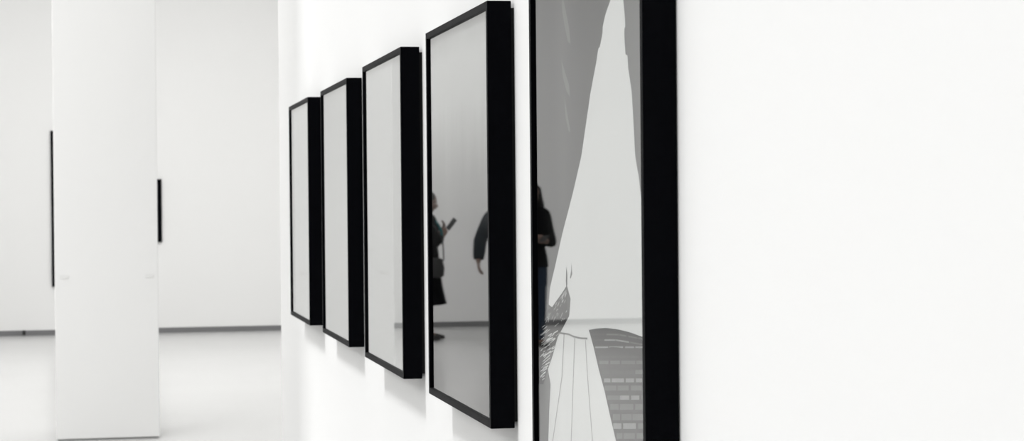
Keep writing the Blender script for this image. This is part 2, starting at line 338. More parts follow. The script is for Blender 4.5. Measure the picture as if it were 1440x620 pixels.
(3,'straw2',[(3.6355,1.3774),(3.6267,1.3819),(3.6256,1.3803),(3.6344,1.3759)]),
(3,'darkstraw',[(3.8419,1.2931),(3.8107,1.3002),(3.8095,1.299),(3.8406,1.2919)]),
(3,'darkstraw',[(3.6649,1.373),(3.6552,1.3778),(3.6541,1.3766),(3.6637,1.3718)]),
(3,'straw2',[(3.7105,1.3385),(3.7037,1.3419),(3.7026,1.3407),(3.7094,1.3372)]),
(3,'straw',[(3.8337,1.2532),(3.8057,1.2599),(3.8045,1.2582),(3.8324,1.2516)]),
(3,'darkstraw',[(3.654,1.3772),(3.6453,1.3816),(3.6442,1.3802),(3.6529,1.3758)]),
(3,'straw2',[(3.8608,1.2497),(3.836,1.2556),(3.8348,1.2542),(3.8596,1.2483)]),
(3,'straw2',[(3.6593,1.3738),(3.6491,1.3789),(3.648,1.3773),(3.6581,1.3722)]),
(3,'straw',[(3.639,1.3781),(3.6292,1.383),(3.6281,1.3817),(3.6379,1.3768)]),
(3,'straw2',[(3.8137,1.2321),(3.7864,1.2388),(3.7852,1.2374),(3.8125,1.2307)]),
(3,'straw',[(3.8417,1.2233),(3.8073,1.2318),(3.806,1.2307),(3.8404,1.2222)]),
(3,'darkstraw',[(3.8158,1.2589),(3.793,1.2644),(3.7918,1.2629),(3.8146,1.2574)]),
(3,'darkstraw',[(3.6811,1.356),(3.6701,1.3616),(3.6689,1.3603),(3.68,1.3547)]),
(3,'straw2',[(3.8015,1.2856),(3.7729,1.2922),(3.7717,1.2913),(3.8003,1.2847)]),
(3,'darkstraw',[(3.7837,1.3308),(3.7764,1.3345),(3.7752,1.3329),(3.7825,1.3292)]),
(3,'straw',[(3.6402,1.3727),(3.6321,1.3767),(3.631,1.3754),(3.6391,1.3713)]),
(3,'straw2',[(3.8491,1.2536),(3.8257,1.2592),(3.8245,1.2576),(3.8478,1.252)]),
(3,'straw2',[(3.7273,1.3473),(3.7137,1.3541),(3.7126,1.3532),(3.7261,1.3464)]),
(3,'straw',[(3.6676,1.3723),(3.6581,1.3771),(3.6569,1.3762),(3.6665,1.3714)]),
(3,'straw',[(3.8462,1.2773),(3.8203,1.2832),(3.8191,1.2819),(3.845,1.2759)]),
(3,'darkstraw',[(3.7976,1.3032),(3.7677,1.31),(3.7665,1.3088),(3.7964,1.302)]),
(3,'darkstraw',[(3.8584,1.2194),(3.8349,1.2251),(3.8337,1.2238),(3.8572,1.218)]),
(3,'straw2',[(3.8386,1.2217),(3.8075,1.2293),(3.8063,1.2282),(3.8374,1.2206)]),
(3,'straw2',[(3.6701,1.3389),(3.6593,1.3443),(3.6582,1.3434),(3.6689,1.3379)]),
(3,'straw',[(3.8377,1.2295),(3.8122,1.2357),(3.8109,1.2348),(3.8364,1.2285)]),
(3,'straw',[(3.8529,1.2629),(3.8204,1.2705),(3.8192,1.2696),(3.8516,1.262)]),
(3,'darkstraw',[(3.7943,1.2912),(3.7693,1.297),(3.7681,1.2957),(3.793,1.29)]),
(3,'straw2',[(3.6675,1.3622),(3.6565,1.3677),(3.6554,1.3665),(3.6663,1.361)]),
(3,'straw',[(3.8477,1.2153),(3.8123,1.224),(3.8111,1.2226),(3.8465,1.2138)]),
(3,'darkstraw',[(3.8186,1.2702),(3.797,1.2753),(3.7958,1.2742),(3.8174,1.2691)]),
(3,'darkstraw',[(3.8335,1.2409),(3.8001,1.249),(3.7989,1.2479),(3.8323,1.2398)]),
(3,'straw2',[(3.8303,1.2398),(3.7939,1.2486),(3.7927,1.2473),(3.8291,1.2385)]),
(3,'straw2',[(3.8248,1.2508),(3.8064,1.2552),(3.8052,1.2543),(3.8235,1.2499)]),
(3,'darkstraw',[(3.6947,1.3469),(3.6802,1.3542),(3.6791,1.3528),(3.6936,1.3455)]),
(3,'straw',[(3.6418,1.3802),(3.6281,1.3871),(3.627,1.3857),(3.6407,1.3789)]),
(3,'straw',[(3.7396,1.3241),(3.7313,1.3283),(3.7301,1.3269),(3.7384,1.3227)]),
(3,'darkstraw',[(3.7685,1.3142),(3.7325,1.3224),(3.7313,1.3214),(3.7673,1.3132)]),
(3,'straw',[(3.6466,1.3627),(3.634,1.3691),(3.6329,1.3677),(3.6455,1.3614)]),
(3,'straw',[(3.8566,1.2914),(3.8179,1.3002),(3.8167,1.299),(3.8553,1.2902)]),
(3,'straw',[(3.7889,1.2619),(3.762,1.2684),(3.7609,1.2667),(3.7877,1.2603)]),
(3,'straw2',[(3.8367,1.2425),(3.8096,1.249),(3.8084,1.2479),(3.8354,1.2414)]),
(3,'straw',[(3.6431,1.3749),(3.6321,1.3805),(3.631,1.3792),(3.642,1.3736)]),
(3,'darkstraw',[(3.8317,1.222),(3.7993,1.23),(3.798,1.229),(3.8304,1.221)]),
(3,'straw2',[(3.6782,1.3338),(3.6657,1.3402),(3.6646,1.3392),(3.677,1.3329)]),
(3,'darkstraw',[(3.7212,1.3488),(3.7142,1.3523),(3.7131,1.3509),(3.72,1.3475)]),
(3,'straw',[(3.6505,1.3789),(3.6377,1.3854),(3.6366,1.3842),(3.6494,1.3777)]),
(3,'straw',[(3.6392,1.3751),(3.626,1.3818),(3.6249,1.3805),(3.6381,1.3739)]),
(3,'straw',[(3.8384,1.2537),(3.803,1.2622),(3.8018,1.2612),(3.8372,1.2528)]),
(3,'straw',[(3.6666,1.3707),(3.6599,1.3741),(3.6587,1.373),(3.6655,1.3696)]),
(3,'straw',[(3.6405,1.3728),(3.6305,1.3778),(3.6294,1.3765),(3.6394,1.3714)]),
(3,'straw2',[(3.8574,1.2136),(3.8243,1.2218),(3.823,1.2204),(3.8562,1.2122)]),
(3,'straw2',[(3.8498,1.2836),(3.826,1.2891),(3.8247,1.2881),(3.8486,1.2827)]),
(3,'darkstraw',[(3.7528,1.2789),(3.7324,1.2838),(3.7312,1.2829),(3.7516,1.2781)]),
(3,'straw',[(3.7725,1.2958),(3.7481,1.3014),(3.7469,1.3001),(3.7713,1.2944)]),
(3,'straw2',[(3.8504,1.2203),(3.8233,1.227),(3.8221,1.2254),(3.8492,1.2188)]),
(3,'darkstraw',[(3.8428,1.2802),(3.815,1.2867),(3.8137,1.2852),(3.8416,1.2787)]),
(3,'straw2',[(3.8413,1.2365),(3.8219,1.2412),(3.8207,1.2403),(3.84,1.2356)]),
(3,'darkstraw',[(3.777,1.2612),(3.7388,1.2704),(3.7377,1.269),(3.7758,1.2598)]),
(3,'darkstraw',[(3.6479,1.3703),(3.6412,1.3737),(3.6401,1.3727),(3.6467,1.3693)]),
(3,'straw',[(3.8179,1.2279),(3.8001,1.2322),(3.7989,1.2307),(3.8166,1.2264)]),
(3,'straw2',[(3.8114,1.2498),(3.7743,1.2587),(3.7731,1.2573),(3.8102,1.2484)]),
(3,'straw',[(3.8028,1.2795),(3.7677,1.2877),(3.7665,1.2863),(3.8016,1.2781)]),
(3,'straw',[(3.7926,1.2551),(3.7705,1.2604),(3.7693,1.2589),(3.7913,1.2536)]),
(3,'straw',[(3.818,1.2806),(3.7947,1.286),(3.7935,1.285),(3.8168,1.2796)]),
(3,'straw',[(3.8306,1.261),(3.813,1.2651),(3.8118,1.2637),(3.8294,1.2595)]),
(3,'darkstraw',[(3.6615,1.3751),(3.6541,1.3788),(3.653,1.3777),(3.6604,1.374)]),
(3,'darkstraw',[(3.8409,1.2151),(3.8192,1.2204),(3.8179,1.2192),(3.8397,1.2139)]),
(3,'straw2',[(3.7132,1.3451),(3.7053,1.3491),(3.7041,1.3477),(3.712,1.3438)]),
(3,'straw2',[(3.8537,1.2509),(3.8246,1.2579),(3.8233,1.2569),(3.8524,1.2499)]),
(3,'darkstraw',[(3.7025,1.3065),(3.6696,1.3142),(3.6685,1.3132),(3.7013,1.3056)]),
(3,'straw',[(3.816,1.2998),(3.7859,1.3067),(3.7846,1.3057),(3.8148,1.2988)]),
(3,'straw',[(3.8489,1.2729),(3.813,1.2813),(3.8118,1.2801),(3.8477,1.2717)]),
(3,'darkstraw',[(3.7635,1.3416),(3.7488,1.3489),(3.7476,1.3478),(3.7623,1.3405)]),
(3,'darkstraw',[(3.8029,1.3093),(3.7805,1.3144),(3.7793,1.3133),(3.8017,1.3083)]),
(3,'straw',[(3.7933,1.2491),(3.7689,1.255),(3.7677,1.2535),(3.7921,1.2476)]),
(3,'straw',[(3.8123,1.2717),(3.793,1.2763),(3.7918,1.2748),(3.8111,1.2702)]),
(3,'darkstraw',[(3.8209,1.3101),(3.7954,1.3158),(3.7942,1.3143),(3.8196,1.3086)]),
(3,'straw',[(3.8549,1.2221),(3.8193,1.2308),(3.8181,1.2297),(3.8537,1.2209)]),
(3,'straw',[(3.8276,1.2303),(3.7924,1.2389),(3.7912,1.2378),(3.8264,1.2292)]),
(3,'straw',[(3.6611,1.3631),(3.6496,1.369),(3.6484,1.3675),(3.66,1.3616)]),
(3,'straw',[(3.8157,1.3209),(3.806,1.3258),(3.8048,1.3246),(3.8145,1.3198)]),
(3,'straw',[(3.7658,1.2866),(3.7398,1.2927),(3.7386,1.2912),(3.7646,1.2851)]),
(3,'straw2',[(3.7496,1.2891),(3.7258,1.2947),(3.7246,1.2933),(3.7484,1.2878)]),
(3,'straw',[(3.7943,1.3275),(3.7867,1.3313),(3.7855,1.3301),(3.7931,1.3264)]),
(3,'straw',[(3.6535,1.3314),(3.6448,1.3359),(3.6437,1.3345),(3.6523,1.33)]),
(3,'darkstraw',[(3.6655,1.3733),(3.6511,1.3806),(3.6499,1.3795),(3.6644,1.3722)]),
(3,'straw2',[(3.7711,1.2632),(3.7384,1.271),(3.7372,1.2697),(3.7699,1.2618)]),
(3,'straw',[(3.847,1.2918),(3.8279,1.2961),(3.8266,1.295),(3.8458,1.2906)]),
(3,'straw2',[(3.8398,1.307),(3.8143,1.3128),(3.813,1.3118),(3.8386,1.306)]),
(3,'darkstraw',[(3.8358,1.2219),(3.8104,1.2282),(3.8092,1.2272),(3.8346,1.221)]),
(3,'straw',[(3.7716,1.3344),(3.7623,1.3391),(3.7611,1.3376),(3.7704,1.3329)]),
(3,'straw2',[(3.8564,1.2224),(3.8247,1.2302),(3.8235,1.2287),(3.8551,1.221)]),
(3,'straw',[(3.7962,1.2666),(3.7656,1.2739),(3.7644,1.2725),(3.7949,1.2653)]),
(3,'darkstraw',[(3.7748,1.307),(3.7468,1.3134),(3.7457,1.3118),(3.7736,1.3054)]),
(3,'straw',[(3.8324,1.3034),(3.795,1.3118),(3.7938,1.3107),(3.8311,1.3022)]),
(3,'straw2',[(3.6611,1.3747),(3.65,1.3802),(3.6489,1.3789),(3.66,1.3733)]),
(3,'darkstraw',[(3.7964,1.3029),(3.7781,1.3071),(3.7769,1.3056),(3.7952,1.3014)]),
(3,'straw',[(3.8572,1.2503),(3.8292,1.257),(3.8279,1.2555),(3.856,1.2488)]),
(3,'straw2',[(3.671,1.3286),(3.6591,1.3347),(3.658,1.3331),(3.6698,1.3271)]),
(3,'straw',[(3.8336,1.2249),(3.7984,1.2335),(3.7972,1.232),(3.8324,1.2233)]),
(3,'straw',[(3.7357,1.3452),(3.7283,1.3489),(3.7271,1.3479),(3.7345,1.3442)]),
(3,'straw2',[(3.803,1.2794),(3.7795,1.2849),(3.7783,1.2834),(3.8018,1.2779)]),
(3,'straw2',[(3.8615,1.2108),(3.8426,1.2154),(3.8414,1.2145),(3.8602,1.2099)]),
(3,'straw',[(3.7911,1.3212),(3.7763,1.3285),(3.7752,1.3269),(3.7899,1.3195)]),
(3,'darkstraw',[(3.6403,1.3417),(3.6302,1.3469),(3.6291,1.3461),(3.6392,1.3409)]),
(3,'straw',[(3.7207,1.3557),(3.7109,1.3606),(3.7097,1.3595),(3.7196,1.3546)]),
(3,'straw',[(3.7188,1.2984),(3.6875,1.3057),(3.6864,1.3049),(3.7177,1.2976)]),
(3,'straw2',[(3.8432,1.2066),(3.8223,1.2118),(3.8211,1.2107),(3.842,1.2055)]),
(3,'straw',[(3.7222,1.3303),(3.7096,1.3367),(3.7084,1.3352),(3.721,1.3288)]),
(3,'straw',[(3.7535,1.3278),(3.7394,1.3349),(3.7382,1.3336),(3.7523,1.3265)]),
(3,'straw2',[(3.6338,1.3461),(3.6253,1.3504),(3.6242,1.349),(3.6327,1.3447)]),
(3,'straw',[(3.7838,1.3302),(3.7728,1.3357),(3.7716,1.334),(3.7826,1.3286)]),
(3,'straw',[(3.8493,1.2299),(3.8221,1.2365),(3.8208,1.2356),(3.848,1.229)]),
(3,'darkstraw',[(3.6382,1.3796),(3.6289,1.3843),(3.6278,1.3834),(3.637,1.3787)]),
(3,'straw',[(3.8585,1.2099),(3.8226,1.2188),(3.8214,1.218),(3.8572,1.2091)]),
(3,'straw',[(3.6561,1.3761),(3.6433,1.3825),(3.6422,1.3813),(3.655,1.3749)]),
(3,'straw',[(3.7096,1.343),(3.6969,1.3494),(3.6958,1.3479),(3.7085,1.3415)]),
(3,'darkstraw',[(3.8473,1.2201),(3.807,1.2301),(3.8058,1.2286),(3.8461,1.2187)]),
(3,'darkstraw',[(3.6535,1.3564),(3.6437,1.3614),(3.6426,1.3598),(3.6524,1.3548)]),
(3,'darkstraw',[(3.71,1.3428),(3.7012,1.3472),(3.7,1.346),(3.7089,1.3416)]),
(3,'straw',[(3.6399,1.38),(3.6272,1.3863),(3.6261,1.3849),(3.6387,1.3785)]),
(3,'straw2',[(3.6673,1.3675),(3.6534,1.3745),(3.6522,1.373),(3.6662,1.366)]),
(3,'straw',[(3.7745,1.2694),(3.7474,1.2758),(3.7462,1.2747),(3.7733,1.2683)]),
(3,'straw',[(3.7013,1.356),(3.6869,1.3633),(3.6858,1.3617),(3.7002,1.3545)]),
(3,'darkstraw',[(3.6382,1.3782),(3.6313,1.3817),(3.6301,1.3807),(3.6371,1.3772)]),
(3,'straw',[(3.7865,1.3198),(3.7771,1.3245),(3.7759,1.3229),(3.7853,1.3182)]),
(3,'straw',[(3.7889,1.3279),(3.7785,1.333),(3.7773,1.3319),(3.7877,1.3268)]),
(3,'straw2',[(3.8,1.2841),(3.7636,1.2926),(3.7624,1.2909),(3.7988,1.2825)]),
(3,'straw',[(3.7045,1.3357),(3.6918,1.3421),(3.6906,1.3412),(3.7034,1.3347)]),
(3,'straw2',[(3.8565,1.261),(3.8399,1.2649),(3.8386,1.2639),(3.8553,1.2599)]),
(3,'straw2',[(3.7708,1.293),(3.7368,1.3009),(3.7356,1.3),(3.7696,1.2921)]),
(3,'darkstraw',[(3.6553,1.3737),(3.6461,1.3783),(3.645,1.3774),(3.6542,1.3728)]),
(3,'darkstraw',[(3.8351,1.2997),(3.816,1.304),(3.8148,1.3024),(3.8339,1.2981)]),
(3,'straw',[(3.7861,1.3251),(3.7709,1.3326),(3.7697,1.3317),(3.7848,1.3242)]),
(3,'darkstraw',[(3.6686,1.3704),(3.657,1.3762),(3.6559,1.3753),(3.6675,1.3695)]),
(3,'straw',[(3.8366,1.2372),(3.8106,1.2435),(3.8094,1.2423),(3.8354,1.236)]),
(3,'straw',[(3.7751,1.2944),(3.7546,1.2991),(3.7534,1.2979),(3.7739,1.2931)]),
(3,'darkstraw',[(3.8522,1.2485),(3.8145,1.2575),(3.8133,1.2563),(3.8509,1.2473)]),
(3,'darkstraw',[(3.7494,1.3333),(3.7358,1.3401),(3.7346,1.3386),(3.7482,1.3318)]),
(3,'straw2',[(3.7851,1.3334),(3.7761,1.3378),(3.7749,1.3368),(3.7839,1.3324)]),
(3,'straw2',[(3.7996,1.2588),(3.7632,1.2676),(3.762,1.266),(3.7984,1.2573)]),
(3,'straw',[(3.7889,1.2773),(3.752,1.2859),(3.7508,1.2848),(3.7877,1.2761)]),
(3,'straw',[(3.6525,1.3783),(3.6393,1.3849),(3.6382,1.3837),(3.6514,1.3771)]),
(3,'straw',[(3.6506,1.3758),(3.6408,1.3807),(3.6397,1.3794),(3.6495,1.3745)]),
(3,'straw',[(3.8344,1.2713),(3.7955,1.2803),(3.7943,1.2794),(3.8331,1.2703)]),
(3,'darkstraw',[(3.8019,1.2559),(3.785,1.2599),(3.7838,1.2585),(3.8007,1.2544)]),
(3,'darkstraw',[(3.7625,1.271),(3.7442,1.2754),(3.743,1.2739),(3.7613,1.2696)]),
(3,'straw',[(3.8066,1.2991),(3.77,1.3075),(3.7688,1.3064),(3.8054,1.298)]),
(3,'straw2',[(3.8336,1.2955),(3.8123,1.3004),(3.811,1.2993),(3.8323,1.2944)]),
(3,'straw',[(3.8322,1.2969),(3.7923,1.306),(3.7911,1.3046),(3.831,1.2955)]),
(3,'straw',[(3.782,1.2732),(3.7622,1.2779),(3.761,1.2769),(3.7808,1.2722)]),
(3,'straw',[(3.6862,1.3514),(3.6718,1.3587),(3.6706,1.3576),(3.685,1.3503)]),
(3,'straw2',[(3.702,1.3546),(3.6913,1.36),(3.6901,1.3587),(3.7008,1.3533)]),
(3,'darkstraw',[(3.771,1.2847),(3.7457,1.2906),(3.7445,1.2892),(3.7698,1.2832)]),
(3,'darkstraw',[(3.7942,1.326),(3.7851,1.3305),(3.7838,1.3294),(3.793,1.3248)]),
(3,'straw',[(3.7516,1.297),(3.7342,1.3011),(3.733,1.2996),(3.7504,1.2955)]),
(3,'straw2',[(3.807,1.3183),(3.7945,1.3245),(3.7933,1.323),(3.8058,1.3167)]),
(3,'darkstraw',[(3.6349,1.3727),(3.6255,1.3775),(3.6244,1.3762),(3.6338,1.3714)]),
(3,'darkstraw',[(3.643,1.3645),(3.6293,1.3714),(3.6282,1.3703),(3.6418,1.3634)]),
(3,'darkstraw',[(3.8203,1.2549),(3.7836,1.2637),(3.7824,1.2628),(3.8191,1.254)]),
(3,'straw',[(3.6836,1.3676),(3.6764,1.3712),(3.6752,1.3698),(3.6824,1.3662)]),
(3,'darkstraw',[(3.6749,1.3624),(3.6666,1.3666),(3.6654,1.3657),(3.6737,1.3615)]),
(3,'straw',[(3.7827,1.2683),(3.7594,1.2738),(3.7582,1.2727),(3.7815,1.2671)]),
(3,'straw',[(3.8424,1.2949),(3.8077,1.3028),(3.8064,1.3018),(3.8411,1.2939)]),
(3,'darkstraw',[(3.6342,1.3675),(3.6234,1.3729),(3.6223,1.3717),(3.6331,1.3663)]),
(3,'straw2',[(3.7358,1.327),(3.722,1.334),(3.7208,1.3331),(3.7346,1.3261)]),
(3,'straw',[(3.729,1.3153),(3.6928,1.3236),(3.6916,1.3225),(3.7278,1.3142)]),
(3,'straw',[(3.7198,1.3547),(3.7051,1.362),(3.7039,1.3608),(3.7186,1.3534)]),
(3,'straw2',[(3.7525,1.2863),(3.7224,1.2934),(3.7212,1.2923),(3.7513,1.2852)]),
(4,'straw2',[(3.8309,1.2535),(3.7817,1.263),(3.7818,1.2608),(3.831,1.251)]),
(4,'straw2',[(3.7542,1.2722),(3.7173,1.2793),(3.7174,1.2772),(3.7543,1.2698)]),
(4,'straw2',[(3.8123,1.2386),(3.7743,1.2462),(3.7744,1.244),(3.8124,1.2362)]),
(4,'straw2',[(3.8323,1.2209),(3.8103,1.2253),(3.8104,1.2232),(3.8324,1.2185)]),
(4,'straw2',[(3.8173,1.2706),(3.7685,1.2799),(3.7686,1.2777),(3.8174,1.2682)]),
(4,'straw2',[(3.7912,1.2857),(3.743,1.2948),(3.7431,1.2926),(3.7913,1.2833)]),
(4,'straw2',[(3.7405,1.3022),(3.6988,1.3099),(3.6988,1.3078),(3.7406,1.2998)]),
]
P1 = gradient_print('print_pale_sheet', [(0, 0.82), (0.6, 0.78), (1, 0.82)], streak=0.3, base_z=0)
P2 = gradient_print('print_grey_sheet', [(0, 0.58), (0.5, 0.62), (1, 0.54)], streak=0.4)
P3 = gradient_print('print_mist_sheet', [(0, 0.56), (0.5, 0.58), (1, 0.62)], streak=0.4)
P4 = gradient_print('print_dark_sheet', [(0, 0.003), (0.36, 0.003), (0.47, 0.03), (0.6, 0.16), (0.78, 0.55), (0.9, 0.66), (1, 0.5)], streak=0.1)
P5 = gradient_print('print_dark_sky', [(0, 0.2), (0.14, 0.16), (0.35, 0.05), (0.5, 0.03), (0.62, 0.035), (0.72, 0.06), (0.80, 0.012), (0.9, 0.005), (1, 0.004)], axis='Y', streak=0.06, base_z=-0.42, height=0.84)
DF, FW, FH = 0.8091, 0.84975, 0.9102
picture(DF-0.0052, 9.0580, FW, FH, EYE-0.0282, P1, 'black box-framed picture farthest along the white wall, nearest the wall end, with a pale print')
picture(DF+0.0020, 7.7869, FW, FH, EYE-0.0295, P2, 'black box-framed picture with a pale grey print, second from the far end of the row')
picture(DF-0.0056, 6.4464, FW, FH, EYE-0.0263, P3, 'black box-framed picture with a light grey print, middle one of the five')
picture(DF-0.0044, 5.1581, FW, FH, EYE-0.0262, P4, 'black box-framed picture with dark print, its glass mirroring a person raising a phone')
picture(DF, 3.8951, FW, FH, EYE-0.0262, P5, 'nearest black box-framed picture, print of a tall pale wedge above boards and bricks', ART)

# pictures on the far wall, mostly behind the column
PB = gradient_print('print_far_sheet', [(0, 0.5), (1, 0.6)], streak=0.3)
def far_picture(x0, x1, z0, z1, label):
    t = empty('wall_picture', ((x0+x1)/2, YB-0.035, z0)); tag(t, label, 'picture')
    w, hgt = x1-x0, z1-z0
    mo = rail_frame(w, hgt, 0.046, 0.035, t); mo.rotation_euler = (0, 0, PI/2); mo.location = (0, 0, 0)
    # the moulding's front faces -x in its own frame; turned so that it faces the room
    mo.rotation_euler = (0, 0, PI/2)
    obj('print', bx(-w/2+0.045, w/2-0.045, 0.016, 0.02, 0.045, hgt-0.045), PB, t)
far_picture(-0.607, 0.02, 0.582, 2.455, 'tall black-framed picture on the far wall, its left edge showing left of the column')
far_picture(0.15, 0.701, 1.105, 1.865, 'small black-framed picture on the far wall, its right edge showing right of the column')

# ------------------------------------------------------------------ visitors, seen mirrored in the picture glass
SKIN = mat('skin', (0.15, 0.095, 0.075), 0.55, 0.4, 0.12, 30)
SKIN2 = mat('skin_lips', (0.16, 0.06, 0.05), 0.5, 0.4, 0.1, 30)
HAIR = mat('dark_hair', (0.006, 0.005, 0.005), 0.6, 0.15, 0.4, 60)
CLOTH = mat('black_cloth', (0.004, 0.004, 0.005), 0.95, 0.0, 0.3, 20)
NAVY = mat('charcoal_cloth', (0.012, 0.016, 0.020), 0.95, 0.0, 0.3, 20)
JEANS = mat('blue_denim', (0.02, 0.03, 0.05), 0.95, 0.0, 0.3, 30)
TEAL = mat('teal_cloth', (0.02, 0.16, 0.17), 0.85, 0.1, 0.2, 20)
SHOE = mat('black_leather', (0.008, 0.008, 0.008), 0.5, 0.4, 0.2, 20)
EYEW = mat('eye_white', (0.7, 0.7, 0.68), 0.3, 0.5, 0.05)
PHONE = mat('phone_shell', (0.01, 0.01, 0.012), 0.4, 0.4, 0.1)
SCREEN = mat('phone_glass', (0.03, 0.035, 0.04), 0.15, 0.5, 0.1)

def V(*a): return Vector(a)
def tube(bm, pts, rad, wide=(1, 0, 0), n=14, flat0=1.0, flat1=1.0):
    """closed tapering limb through pts; rad = (half width along 'wide', half depth) or one number per point, domed ends"""
    P = [Vector(p) for p in pts]; Rr = [(q, q) if not isinstance(q, tuple) else q for q in rad]
    # subdivide with smooth interpolation
    Q, Z = [], []
    for i in range(len(P)-1):
        p0, p1, p2, p3 = P[max(i-1, 0)], P[i], P[i+1], P[min(i+2, len(P)-1)]
        for k in range(4):
            t = k/4
            Q.append(0.5*((2*p1)+(p2-p0)*t+(2*p0-5*p1+4*p2-p3)*t*t+(3*p1-p0-3*p2+p3)*t**3))
            Z.append(tuple(Rr[i][j]*(1-t)+Rr[i+1][j]*t for j in (0, 1)))
    Q.append(P[-1]); Z.append(Rr[-1])
    rings = []
    def ring(c, d, ra, rb):
        w = Vector(wide); w = w-d*w.dot(d)
        if w.length < 1e-3: w = Vector((0, 1, 0))-d*d.y
        w.normalize(); v = d.cross(w)
        rings.append([bm.verts.new(c+w*ra*math.cos(2*PI*k/n)+v*rb*math.sin(2*PI*k/n)) for k in range(n)])
    N = len(Q)
    D = [(Q[min(i+1, N-1)]-Q[max(i-1, 0)]).normalized() for i in range(N)]
    m0, m1 = min(Z[0]), min(Z[-1])
    for t in (0.85, 0.5): ring(Q[0]-D[0]*m0*t*0.9*flat0, D[0], Z[0][0]*math.sqrt(1-t*t), Z[0][1]*math.sqrt(1-t*t))
    for i in range(N): ring(Q[i], D[i], *Z[i])
    for t in (0.5, 0.85): ring(Q[-1]+D[-1]*m1*t*0.9*flat1, D[-1], Z[-1][0]*math.sqrt(1-t*t), Z[-1][1]*math.sqrt(1-t*t))
    for a, b in zip(rings[:-1], rings[1:]):
        for k in range(n): bm.faces.new((a[k], a[(k+1) % n], b[(k+1) % n], b[k]))
    bm.faces.new(rings[0][::-1]); bm.faces.new(rings[-1])
def ball(bm, c, rx, ry, rz, m=None):
    g = bmesh.ops.create_icosphere(bm, subdivisions=3, radius=1)
    X = Matrix.Translation(Vector(c)) @ (m.to_4x4() if m else Matrix.Identity(4)) @ Matrix.Diagonal((rx, ry, rz, 1))
    bmesh.ops.transform(bm, matrix=X, verts=g['verts'])
def fused(name, bm, m, parent, vox=0.007, it=6):
    """fuse the overlapping volumes into one continuous skin"""
    me = bpy.data.meshes.new('tmp'); bmesh.ops.recalc_face_normals(bm, faces=bm.faces[:]); bm.to_mesh(me); bm.free()
    o = bpy.data.objects.new('tmp', me); C.objects.link(o)
    a = o.modifiers.new('r', 'REMESH'); a.mode = 'VOXEL'; a.voxel_size = vox; a.use_smooth_shade = True
    b = o.modifiers.new('s', 'SMOOTH'); b.factor = 0.5; b.iterations = it
    dg = bpy.context.evaluated_depsgraph_get(); dg.update()
    res = bpy.data.meshes.new_from_object(o.evaluated_get(dg)); bpy.data.objects.remove(o); bpy.data.meshes.remove(me)
    res.name = name; res.materials.clear(); res.materials.append(m)
    for p in res.polygons: p.use_smooth = True
    w = bpy.data.objects.new(name, res); C.objects.link(w); w.parent = parent
    return w
def hand(bm, wrist, direc, palm_n, side, curl=0.5, s=1.0):
    """palm, four unequal bent fingers and a thumb leaving the side of the palm"""
    d = Vector(direc).normalized(); nrm = Vector(palm_n); nrm = (nrm-d*nrm.dot(d)).normalized(); w = d.cross(nrm)*side
    W = Vector(wrist)
    tube(bm, [W-d*0.02, W+d*0.02, W+d*0.055, W+d*0.085], [(0.024, 0.018), (0.032, 0.015), (0.039, 0.014), (0.038, 0.012)], wide=w)
    for k, (off, L) in enumerate(((0.029, 0.072), (0.010, 0.082), (-0.010, 0.076), (-0.028, 0.060))):
        p = W+d*(0.082-abs(off)*0.15)+w*off; a = 0.0; pts = [p-d*0.02, p]
        for q, fr in enumerate((0.45, 0.31, 0.24)):
            a += curl*(0.75, 1.0, 0.7)[q]
            p = p+(d*math.cos(a)+nrm*math.sin(a))*L*fr; pts.append(p)
        tube(bm, pts, [0.0095, 0.0095, 0.0088, 0.008, 0.0068], wide=w, n=8)
    p = W+d*0.025+w*0.030
    t1 = p+(d*0.6+w*0.65+nrm*0.35).normalized()*0.035; t2 = t1+(d*0.85+w*0.1+nrm*0.5*(0.4+curl)).normalized()*0.032
    tube(bm, [W+d*0.015+w*0.014, p, t1, t2], [0.014, 0.0125, 0.0105, 0.008], wide=nrm, n=8)
def head_matrix(c, pitch, yaw): return Matrix.Translation(Vector(c)) @ Matrix.Rotation(yaw, 4, 'Z') @ Matrix.Rotation(pitch, 4, 'X')
